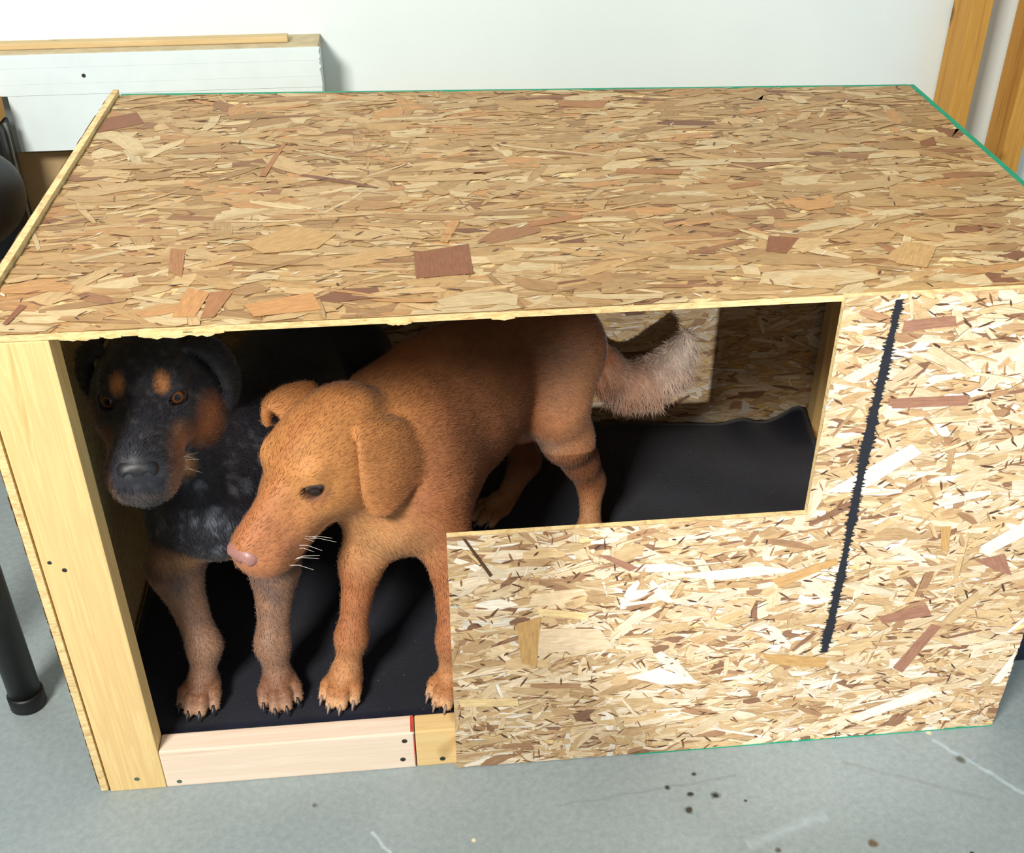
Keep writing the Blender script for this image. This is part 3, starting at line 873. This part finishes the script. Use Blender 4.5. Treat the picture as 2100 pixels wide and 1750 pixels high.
# ---- golden-red dog, head low and turned to the left, rump at the back right
def golden_dog():
    root = empty('golden_dog', (0.6, 0.3, MZ))
    tag(root, 'reddish golden short-haired dog stooping, head lowered, peering out of the opening', 'dog')
    h = Head((0.387, 0.198, 0.523), (-0.62, -0.695, -0.365), (0.75, -0.661, -0.017), (-0.229, -0.284, 0.931), 1.2)
    D = Field((0.20, 0.0, 0.075), (1.16, 0.80, 0.70), 0.0027)
    # trunk
    D.ell((0.515, 0.275, 0.405), (.108, .100, .118), None, .05)
    D.cone((0.500, 0.280, 0.410), .102, (0.590, 0.420, 0.440), .115, .06)
    D.cone((0.590, 0.420, 0.440), .115, (0.710, 0.520, 0.462), .088, .06)
    D.ell((0.785, 0.550, 0.465), (.080, .088, .095), None, .05)
    D.cone((0.460, 0.360, 0.500), .050, (0.770, 0.560, 0.520), .055, .06)    # spine line
    # neck
    D.cone((0.415, 0.240, 0.512), .070, (0.500, 0.295, 0.455), .098, .05)
    D.cone((0.405, 0.200, 0.455), .048, (0.485, 0.215, 0.380), .078, .05)    # throat to breast
    sculpt_head(D, h)
    # near ear (left) hangs beside the cheek, far ear (right) is folded outward
    ear_fan(D, h, [[(.434, .196, .556), (.470, .226, .548), (.508, .256, .520)],
                   [(.440, .166, .568), (.484, .196, .556), (.527, .234, .518)],
                   [(.443, .136, .552), (.494, .166, .528), (.541, .204, .485)],
                   [(.444, .121, .517), (.484, .136, .498), (.521, .166, .466)],
                   [(.446, .115, .479), (.470, .120, .469), (.494, .135, .452)],
                   [(.454, .114, .453), (.464, .115, .448), (.474, .118, .447)]], world=True)
    ear_fan(D, h, [[(.325, .222, .563), (.347, .248, .576), (.372, .275, .570)],
                   [(.308, .230, .577), (.328, .258, .585), (.361, .288, .577)],
                   [(.300, .234, .566), (.304, .254, .574), (.330, .280, .570)],
                   [(.298, .236, .541), (.297, .249, .545), (.303, .266, .545)]], world=True)
    claws = []
    # far foreleg
    D.chain([(0.470, 0.220, 0.390), (0.425, 0.178, 0.300), (0.400, 0.130, 0.180), (0.388, 0.114, 0.118)], [.056, .031, .0205, .0205], .03)
    D.ell((0.399, 0.130, 0.178), (.0235, .022, .022), None, .012)
    D.cone((0.388, 0.114, 0.120), .0205, (0.384, 0.108, 0.105), .024, .02)
    claws += paw(D, (0.382, 0.108), math.radians(-107), MZ, 1.02)
    # near foreleg
    D.chain([(0.545, 0.210, 0.400), (0.572, 0.165, 0.300), (0.566, 0.105, 0.180), (0.562, 0.095, 0.115)], [.064, .033, .021, .0205], .03)
    claws += paw(D, (0.562, 0.090), math.radians(-115), MZ, 1.02)
    # near hind leg
    D.chain([(0.800, 0.510, 0.490), (0.775, 0.462, 0.400), (0.806, 0.478, 0.315), (0.838, 0.497, 0.245), (0.862, 0.507, 0.188), (0.856, 0.468, 0.108)],
            [.080, .060, .044, .029, .0215, .0215], .035)
    D.ell((0.866, 0.512, 0.190), (.019, .021, .026), None, .012)
    claws += paw(D, (0.852, 0.455), math.radians(-115), MZ, 1.02)
    # far hind leg
    D.chain([(0.735, 0.590, 0.465), (0.702, 0.555, 0.350), (0.742, 0.603, 0.180), (0.700, 0.572, 0.112)], [.070, .048, .0245, .0215], .035)
    claws += paw(D, (0.676, 0.553), math.radians(-150), MZ, 1.02)
    # tail: out to the right, curling up
    tail = [(0.840, 0.590, 0.470), (0.885, 0.605, 0.395), (0.930, 0.622, 0.348), (0.985, 0.636, 0.338), (1.035, 0.642, 0.374), (1.062, 0.642, 0.428)]
    D.chain(tail, [.032, .034, .033, .030, .024, .012], .03)
    V, Q = D.mesh(); V = relax(V, Q, 2, 0.5); N = vnormals(V, Q)
    # coat colours
    L = h.loc(V)
    C = np.tile(np.array(s2l((174, 112, 72))), (len(V), 1))
    n1 = noise3(V, 60, 1)
    hm = blob(V, h.p(0.03, 0, -.01), np.array((.16, .10, .11))*h.sc, h.R, 0.4)
    C = lay(C, hm, (196, 136, 80))
    C = lay(C, blob(L, (.14, 0, -.03), (.06, .06, .06), None, .6), (184, 118, 90), .6)
    C = lay(C, np.clip(1-np.abs(L[:, 1])/.02, 0, 1)*hm*(L[:, 2] > 0), (176, 110, 64), .5)
    for s in (-1, 1):
        C = lay(C, blob(L, (.048, s*.036, .036), (.022, .018, .012), None, .5), (224, 160, 98), .6)
        C = lay(C, blob(L, (.064, s*.040, .000), (.016, .016, .010), None, .5), (160, 100, 72), .7)
        C = lay(C, blob(L, (.0665, s*.0400, .0112), (.0165, .0155, .0115), None, .25), (58, 38, 34), .9)
        C = lay(C, blob(L, (.058, s*.034, .0275), (.010, .009, .006), None, .5), (132, 76, 50), .55)
        C = lay(C, blob(L, (.135, s*.042, -.030), (.014, .012, .010), None, .7), (146, 92, 70), .6)
    C = lay(C, blob(L, (.10, 0, -.075), (.07, .05, .014), None, .5), (226, 176, 130), .7)
    for s in (-1, 1):                                                # dark lip line
        pts = [(.168, s*.006, -.056), (.160, s*.018, -.060), (.135, s*.030, -.0650), (.105, s*.036, -.0655), (.078, s*.044, -.058)]
        dm = np.min([seg_t(L, a, b)[1] for a, b in zip(pts, pts[1:])], axis=0)
        C = lay(C, np.clip((.0075-dm)/.004, 0, 1), (104, 60, 48), .8)
    C = lay(C, blob(V, (0.47, 0.16, 0.36), (.07, .05, .06), None, .6), (226, 178, 122), .55)
    body = np.clip((V[:, 0]-0.50)/0.12, 0, 1)*np.clip((V[:, 2]-0.34)/0.16, 0, 1)
    C = lay(C, body, (118, 76, 50), .85)
    C = lay(C, body*blob(V, (0.50, 0.40, 0.52), (.08, .09, .06), None, .6), (146, 108, 68), .6)
    C = lay(C, blob(V, (0.80, 0.46, 0.40), (.06, .06, .11), None, .6), (194, 142, 100), .75)
    C = lay(C, np.clip((0.36-V[:, 2])/0.16, 0, 1)*np.clip((V[:, 0]-0.60)/.04, 0, 1), (140, 90, 60), .75)
    C = lay(C, blob(V, (0.70, 0.50, 0.345), (.09, .08, .05), None, .6), (226, 192, 160), .9)      # pale belly and groin
    d = np.min([seg_t(V, a, b)[1] for a, b in zip(tail[1:], tail[2:])], axis=0)
    C = lay(C, np.clip((0.045-d)/0.02, 0, 1)*np.clip((V[:, 0]-.86)/.03, 0, 1), (228, 204, 180), .92)  # pale feathered tail, with the beam's brightness also put into its colour
    C = lay(C, np.clip((0.045-d)/0.02, 0, 1)*np.clip(-N[:, 2]+.1, 0, 1)*np.clip((V[:, 0]-.86)/.03, 0, 1), (240, 224, 208), .9)
    low = np.clip((0.20-V[:, 2])/0.06, 0, 1)
    C = lay(C, low, (206, 152, 104), .6)
    C = lay(C, np.clip((0.128-V[:, 2])/0.01, 0, 1)*np.clip((V[:, 2]-0.098)/0.012, 0, 1), (168, 108, 62), .6)
    C = lay(C, np.clip((0.108-V[:, 2])/0.012, 0, 1), (222, 180, 134), .8)
    C *= (1+0.07*n1)[:, None]
    fm = fur_mat('golden_coat')
    bo = body_obj('body', V, Q, C, fm, root)
    # blades of coat
    flow = np.tile(np.array([0.72, 0.55, -0.42]), (len(V), 1))
    legm = np.clip((0.33-V[:, 2])/0.05, 0, 1)[:, None]
    flow = flow*(1-legm)+np.array([0.05, 0.02, -1.0])*legm
    hmm = hm[:, None]; hf = -h.R[0]*0.9-h.R[2]*0.25
    flow = flow*(1-hmm)+hf*hmm
    ln = np.full(len(V), 0.0095); ln = ln*(1-hm)+0.0075*hm; ln = np.minimum(ln, np.interp(V[:, 2], [.11, .14, .26, .36], [.003, .005, .006, .0095]))
    tm = np.clip((0.05-d)/0.02, 0, 1)*(V[:, 0] > 0.87)
    eyes = np.zeros(len(V))
    for s in (-1, 1): eyes = np.maximum(eyes, blob(L, (.066, s*.040, .0112), (.016, .016, .012), None, .1))
    nosem = blob(L, (.172, 0, -.018), (.018, .024, .018), None, .1)
    vis = (1-np.maximum(eyes, nosem))*(V[:, 0] < 0.87)
    fur_strands('coat', bo, V, N, C, flow, 190000, ln, 0.00038, fm, 3, vis*(1-0.5*hm))
    # feathered fringe of the tail
    fflow = np.tile(np.array([0.30, 0.10, -0.95]), (len(V), 1))
    fur_strands('tail_fringe', bo, V, N, C, fflow, 13000, np.where(N[:, 2] < 0.2, 0.055, 0.022), 0.0008, fm, 4, tm*1.0+1e-9)
    em = eye_mat('brown_eye', (58, 38, 28))
    eyeball(root, h, 1, em, 0.70, -0.10); eyeball(root, h, -1, em, -0.70, -0.10)
    nm = NT('pink_nose'); nf = nm.noise(nm.coords(), 500, 3)
    nm.col(nm.ramp(nf, [(0.3, s2l((150, 104, 98))), (0.7, s2l((178, 130, 122)))])); nm.set(0.38, 0.5); nm.bump(nf, .2, .0008)
    nose_obj(root, h, nm.m, 1.08, 1.06)['label'] = 'pink nose'
    claw_objs(root, claws, M_CLAW_PALE)
    whiskers(root, h, 1, M_WHISK, 9, 8); whiskers(root, h, -1, M_WHISK, 6, 9)
    for ch in root.children:
        ch.matrix_parent_inverse = Matrix.Translation(-root.location)
    return root

# ---- black and tan dog facing out beside the post
def black_dog():
    root = empty('black_dog', (0.22, 0.35, MZ))
    tag(root, 'black and tan dog with brindled tan legs facing out beside the wooden post', 'dog')
    h = Head((0.132, 0.246, 0.628), (0.075, -0.992, -0.02), (0.997, 0.075, -0.03), (0.031, -0.018, 0.999), 1.2)
    D = Field((-0.02, -0.01, 0.075), (0.60, 0.86, 0.76), 0.0027)
    D.cone((0.155, 0.285, 0.575), .085, (0.195, 0.340, 0.440), .115, .05)      # neck
    D.cone((0.165, 0.240, 0.520), .060, (0.200, 0.235, 0.400), .095, .05)      # throat and breast
    D.ell((0.205, 0.330, 0.405), (.115, .135, .135), None, .05)
    D.cone((0.210, 0.350, 0.420), .122, (0.330, 0.640, 0.435), .105, .06)
    D.ell((0.350, 0.680, 0.440), (.095, .095, .100), None, .05)
    sculpt_head(D, h, 1.06, 1.15)
    ear_fan(D, h, [[(.006, .050, .044), (-.016, .062, .046), (-.040, .058, .036)],
                   [(.010, .072, .034), (-.016, .086, .030), (-.050, .080, .016)],
                   [(.012, .090, .000), (-.012, .102, -.004), (-.048, .096, -.014)],
                   [(.006, .092, -.036), (-.012, .100, -.038), (-.038, .094, -.044)],
                   [(-.004, .084, -.060), (-.014, .088, -.064), (-.026, .086, -.062)]])
    ear_fan(D, h, [[(.004, -.050, .044), (-.016, -.060, .046), (-.038, -.056, .036)],
                   [(.002, -.066, .034), (-.020, -.078, .032), (-.048, -.074, .018)],
                   [(.000, -.074, .004), (-.020, -.084, .000), (-.046, -.078, -.010)],
                   [(-.006, -.072, -.024), (-.020, -.078, -.028), (-.036, -.074, -.030)]])
    claws = []
    D.chain([(0.140, 0.255, 0.370), (0.120, 0.205, 0.290), (0.158, 0.140, 0.175), (0.150, 0.125, 0.118)], [.060, .038, .0220, .0215], .03)
    D.ell((0.159, 0.139, 0.176), (.0245, .023, .023), None, .012)
    claws += paw(D, (0.147, 0.118), math.radians(-100), MZ, 1.04)
    D.chain([(0.280, 0.255, 0.370), (0.282, 0.195, 0.290), (0.270, 0.132, 0.175), (0.272, 0.120, 0.118)], [.058, .036, .0220, .0215], .03)
    D.ell((0.269, 0.131, 0.176), (.0245, .023, .023), None, .012)
    claws += paw(D, (0.274, 0.114), math.radians(-84), MZ, 1.04)
    for x, y, dx in ((0.275, 0.640, -0.02), (0.405, 0.610, 0.02)):
        D.chain([(x+.01, y+.02, 0.43), (x, y-.02, 0.335), (x+dx, y+.075, 0.215), (x+dx, y+.045, 0.115)], [.075, .050, .028, .023], .035)
        claws += paw(D, (x+dx, y+.035), math.radians(-100), MZ, 1.08)
    D.chain([(0.385, 0.745, 0.480), (0.410, 0.775, 0.53), (0.430, 0.780, 0.60), (0.435, 0.765, 0.655)], [.026, .022, .017, .008], .02)
    V, Q = D.mesh(); V = relax(V, Q, 2, 0.5); N = vnormals(V, Q)
    L = h.loc(V)
    C = np.tile(np.array(s2l((42, 43, 51))), (len(V), 1))
    n1 = noise3(V, 75, 2); n2 = noise3(V, 190, 5)
    grey = np.clip(n1*0.9+n2*0.7-0.15, 0, 1)
    chest = blob(V, (0.20, 0.20, 0.41), (.13, .12, .12), None, .5)
    C = lay(C, grey*chest, (122, 130, 144), .85)
    hm = blob(L, (0.03, 0, -.01), (.17, .10, .11), None, 0.4)
    C = lay(C, np.clip(n2-.1, 0, 1)*hm, (92, 90, 94), .6)
    for s in (-1, 1):
        C = lay(C, blob(L, (.060, s*.0245, .0335), (.022, .0100, .0125), None, .3), (184, 122, 70), .95)           # eyebrow spots
        C = lay(C, blob(L, (.105, s*.034, -.036), (.055, .020, .026), None, .4)*np.clip(np.abs(L[:, 1])/.020-.3, 0, 1), (168, 110, 72), .9)
        C = lay(C, blob(L, (.035, s*.060, -.040), (.034, .026, .030), None, .4), (172, 110, 68), .85)             # cheeks
        C = lay(C, blob(L, (.150, s*.032, -.050), (.026, .014, .022), None, .4), (150, 108, 84), .75)
        C = lay(C, blob(L, (.064, s*.038, .0113), (.017, .015, .0105), None, .25), (20, 18, 20), .95)
    C = lay(C, blob(L, (.045, .034, -.092), (.035, .014, .016), None, .4), (208, 156, 104), .9)
    C = lay(C, blob(L, (.168, 0, -.046), (.022, .024, .010), None, .4), (96, 82, 78), .8)
    # tan breast band above the legs, tan legs with dark brindle
    C = lay(C, blob(V, (0.135, 0.20, 0.325), (.055, .05, .022), None, .5), (186, 138, 98), .85)
    C = lay(C, blob(V, (0.262, 0.19, 0.325), (.05, .05, .022), None, .5), (190, 146, 108), .8)
    C = lay(C, blob(V, (0.205, 0.13, 0.318), (.014, .05, .010), None, .5), (220, 216, 210), .9)
    leg = np.clip((0.315-V[:, 2])/0.03, 0, 1)
    C = lay(C, leg, (160, 122, 98), .92)
    C = lay(C, leg*np.clip((V[:, 2]-0.20)/0.06, 0, 1)*np.clip(n1+0.2, 0, 1), (92, 82, 82), .6)
    C = lay(C, np.clip((0.135-V[:, 2])/0.012, 0, 1)*np.clip((V[:, 2]-0.100)/0.012, 0, 1), (132, 86, 58), .7)
    C = lay(C, np.clip((0.106-V[:, 2])/0.012, 0, 1), (192, 150, 116), .7)
    fm = fur_mat('black_coat', 240, 0.45, 0.25, 0.5)
    bo = body_obj('body', V, Q, C, fm, root)
    flow = np.tile(np.array([0.10, 0.35, -0.95]), (len(V), 1))
    hmm = hm[:, None]; hf = -h.R[0]*0.9-h.R[2]*0.25
    flow = flow*(1-hmm)+hf*hmm
    ln = np.full(len(V), 0.010); ln = ln*(1-hm)+0.0075*hm; ln = np.minimum(ln, np.interp(V[:, 2], [.11, .14, .26, .34], [.003, .005, .006, .0100]))
    eyes = np.zeros(len(V))
    for s in (-1, 1): eyes = np.maximum(eyes, blob(L, (.066, s*.040, .0112), (.016, .016, .012), None, .1))
    vis = (1-np.maximum(eyes, blob(L, (.172, 0, -.018), (.018, .026, .020), None, .1)))*np.clip((0.5-V[:, 1])/.1, 0.1, 1)
    fur_strands('coat', bo, V, N, C, flow, 150000, ln, 0.00038, fm, 5, vis*(1-0.5*hm))
    em = eye_mat('amber_eye', (112, 70, 36))
    eyeball(root, h, 1, em, 0.35, 0.25); eyeball(root, h, -1, em, -0.30, 0.25)
    nm = NT('black_nose'); nf = nm.noise(nm.coords(), 500, 3)
    nm.col(nm.ramp(nf, [(0.3, s2l((20, 20, 24))), (0.7, s2l((36, 36, 42)))])); nm.set(0.48, 0.5); nm.bump(nf, .3, .0010)
    nose_obj(root, h, nm.m, 1.1)['label'] = 'glossy black nose'
    claw_objs(root, claws, M_CLAW)
    whiskers(root, h, 1, M_WHISK, 5, 18)
    for ch in root.children:
        ch.matrix_parent_inverse = Matrix.Translation(-root.location)
    return root

golden_dog()
black_dog()

# ------------------------------------------------------------------ things round the dog house
M_WHITE = plain('white_paint', (220, 234, 236), 0.5, 0.4, 0, 0.03, 20)
M_RAW = plain('raw_board', (196, 180, 146), 0.8, 0.2, 0, 0.15, 40)
M_BROWN = plain('brown_board', (178, 152, 114), 0.8, 0.2, 0, 0.15, 14)
M_BLACKP = plain('black_plastic', (16, 18, 20), 0.45, 0.4, 0, 0.2, 40)
M_VINYL = plain('black_vinyl', (12, 13, 18), 0.5, 0.4, 0, 0.2, 30)
M_TUBE = plain('black_enamel', (20, 24, 22), 0.35, 0.5, 0.2, 0.2, 30)
M_NAVY = plain('navy_plastic', (24, 30, 52), 0.45, 0.4, 0, 0.15, 30)

shelf = empty('white_shelf_box', (-0.2, 1.15, 0.80))
tag(shelf, 'white painted box shelf with raw wood top against the wall behind the dog house', 'shelf')
bm_obj('top_board', box_bm(-0.80, 0.370, 1.102, WALL_Y-0.001, 0.862, 0.884, 0.001), M_RAW, shelf)
rt = random.Random(3)
for z0, z1 in ((0.8602, 0.883), (0.8282, 0.8600), (0.806, 0.8280)):      # white face boards, right ends torn by the saw
    k = max(2, int((z1-z0)/0.006)); edge = []
    for i in range(k+1):
        edge.append((0.371+rt.uniform(-.0015, .0015)+(0.0022 if i % 2 else 0), z0+(z1-z0)*i/k))
    bm_obj('face_board', prism_bm([(-0.80, z0)]+edge+[(-0.80, z1)], lambda u, v, w: (u, w, v), 1.088, 1.1015), M_WHITE, shelf)
bm_obj('lower_panel', box_bm(-0.256, 0.372, 1.0895, 1.1015, 0.690, 0.8055, 0.001), M_WHITE, shelf)
bm_obj('side_board', box_bm(0.352, 0.370, 1.102, WALL_Y-0.001, 0.690, 0.8615), M_WHITE, shelf)
bm_obj('bottom_board', box_bm(-0.256, 0.351, 1.102, WALL_Y-0.001, 0.690, 0.706), M_RAW, shelf)
bm_obj('knot_hole', lathe_bm([(0.0042, 0), (0.0042, 0.0004)], (-0.098, 1.088, 0.843), (0, -1, 0), 9), M_NAIL, shelf)
lath = bm_obj('wooden_lath', box_bm(-0.78, 0.308, 1.135, 1.162, 0.8845, 0.8965, 0.002), M_LATH)
tag(lath, 'thin pale wooden lath lying on top of the white box shelf', 'lath')

board = bm_obj('brown_board', hexa_bm([(-0.62, 1.10, 0.0), (0.10, 1.10, 0.0), (0.10, 1.11, 0.0), (-0.62, 1.11, 0.0),
                                       (-0.62, 1.145, 0.668), (0.10, 1.145, 0.668), (0.10, 1.155, 0.668), (-0.62, 1.155, 0.668)]), M_BROWN)
tag(board, 'dull brown sheet of board leaning on the wall under the white shelf', 'board')

# lumber standing in the corner
for x0, lab in ((1.741, 'aged yellow wooden stud standing upright, the one nearer the chipboard lid'),
                (1.889, 'aged yellow wooden stud standing upright, the one farther from the chipboard lid')):
    o = bm_obj('wooden_stud', box_bm(x0, x0+0.046, 1.106, 1.195, 0.0, 2.3, 0.003), M_STUD)
    tag(o, lab, 'stud', 'upright studs by the wall')

# padded bench left of the house
def cushion_bm(cx, cy, cz, a, b, c, p=3.2, n=28):
    bm = bmesh.new(); bmesh.ops.create_uvsphere(bm, u_segments=n*2, v_segments=n, radius=1.0)
    for v in bm.verts:
        x, y, z = v.co
        m = (abs(x)**p+abs(y)**p+abs(z)**p)**(1/p)
        v.co = (cx+a*x/m, cy+b*y/m, cz+c*z/m)
    return bm
bench = empty('padded_bench', (-0.28, 0.45, 0.0))
tag(bench, 'black padded bench on round black steel legs left of the dog house', 'bench')
bm_obj('seat_pad', cushion_bm(-0.300, 0.72, 0.735, 0.150, 0.130, 0.088, 2.4), M_VINYL, bench, True)
bm_obj('frame_beam', box_bm(-0.355, -0.305, 0.17, 0.86, 0.590, 0.645, 0.004), M_TUBE, bench)
for x, y in ((-0.181, 0.207), (-0.330, 0.207), (-0.330, 0.84)):
    leg = bm_obj('leg', lathe_bm([(0.027, 0.012), (0.027, 0.600), (0.020, 0.610)], (x, y, 0), (0, 0, 1), 28), M_TUBE, bench, True)
    bm_obj('foot_cap', lathe_bm([(0.026, 0.0), (0.0305, 0.004), (0.0305, 0.030), (0.028, 0.034)], (x, y, 0), (0, 0, 1), 28), M_BLACKP, leg, True)
bm_obj('cross_bar', box_bm(-0.330, -0.181, 0.187, 0.227, 0.560, 0.600, 0.003), M_TUBE, bench)

blk = bm_obj('wood_offcut', box_bm(-0.40, -0.262, 1.02, 1.075, 0.772, 0.812, 0.002), M_STUD)
tag(blk, 'small brown wood offcut resting on a black tool case beside the white shelf', 'wood block')
case = empty('tool_case', (-0.36, 1.02, 0.0))
tag(case, 'black plastic tool case standing on end beside the white shelf', 'case')
bm_obj('shell', box_bm(-0.42, -0.258, 1.00, 1.080, 0.0, 0.771, 0.012), M_BLACKP, case)
bm_obj('seam_strip', box_bm(-0.425, -0.254, 1.036, 1.044, 0.004, 0.768, 0.002), plain('grey_trim', (120, 122, 112), 0.5), case)

binb = empty('storage_bin', (1.70, 0.30, 0.0))
tag(binb, 'dark navy plastic storage bin on the floor right of the dog house', 'bin')
bm_obj('tub', hexa_bm([(1.56, 0.13, 0), (1.86, 0.13, 0), (1.86, 0.55, 0), (1.56, 0.55, 0), (1.54, 0.11, 0.33), (1.88, 0.11, 0.33), (1.88, 0.57, 0.33), (1.54, 0.57, 0.33)], 0.008), M_NAVY, binb)
bm_obj('bin_lid', box_bm(1.53, 1.89, 0.10, 0.58, 0.330, 0.352, 0.006), M_NAVY, binb)
for o in (shelf, bench, case, binb):
    for ch in o.children:
        ch.matrix_parent_inverse = Matrix.Translation(-o.location)
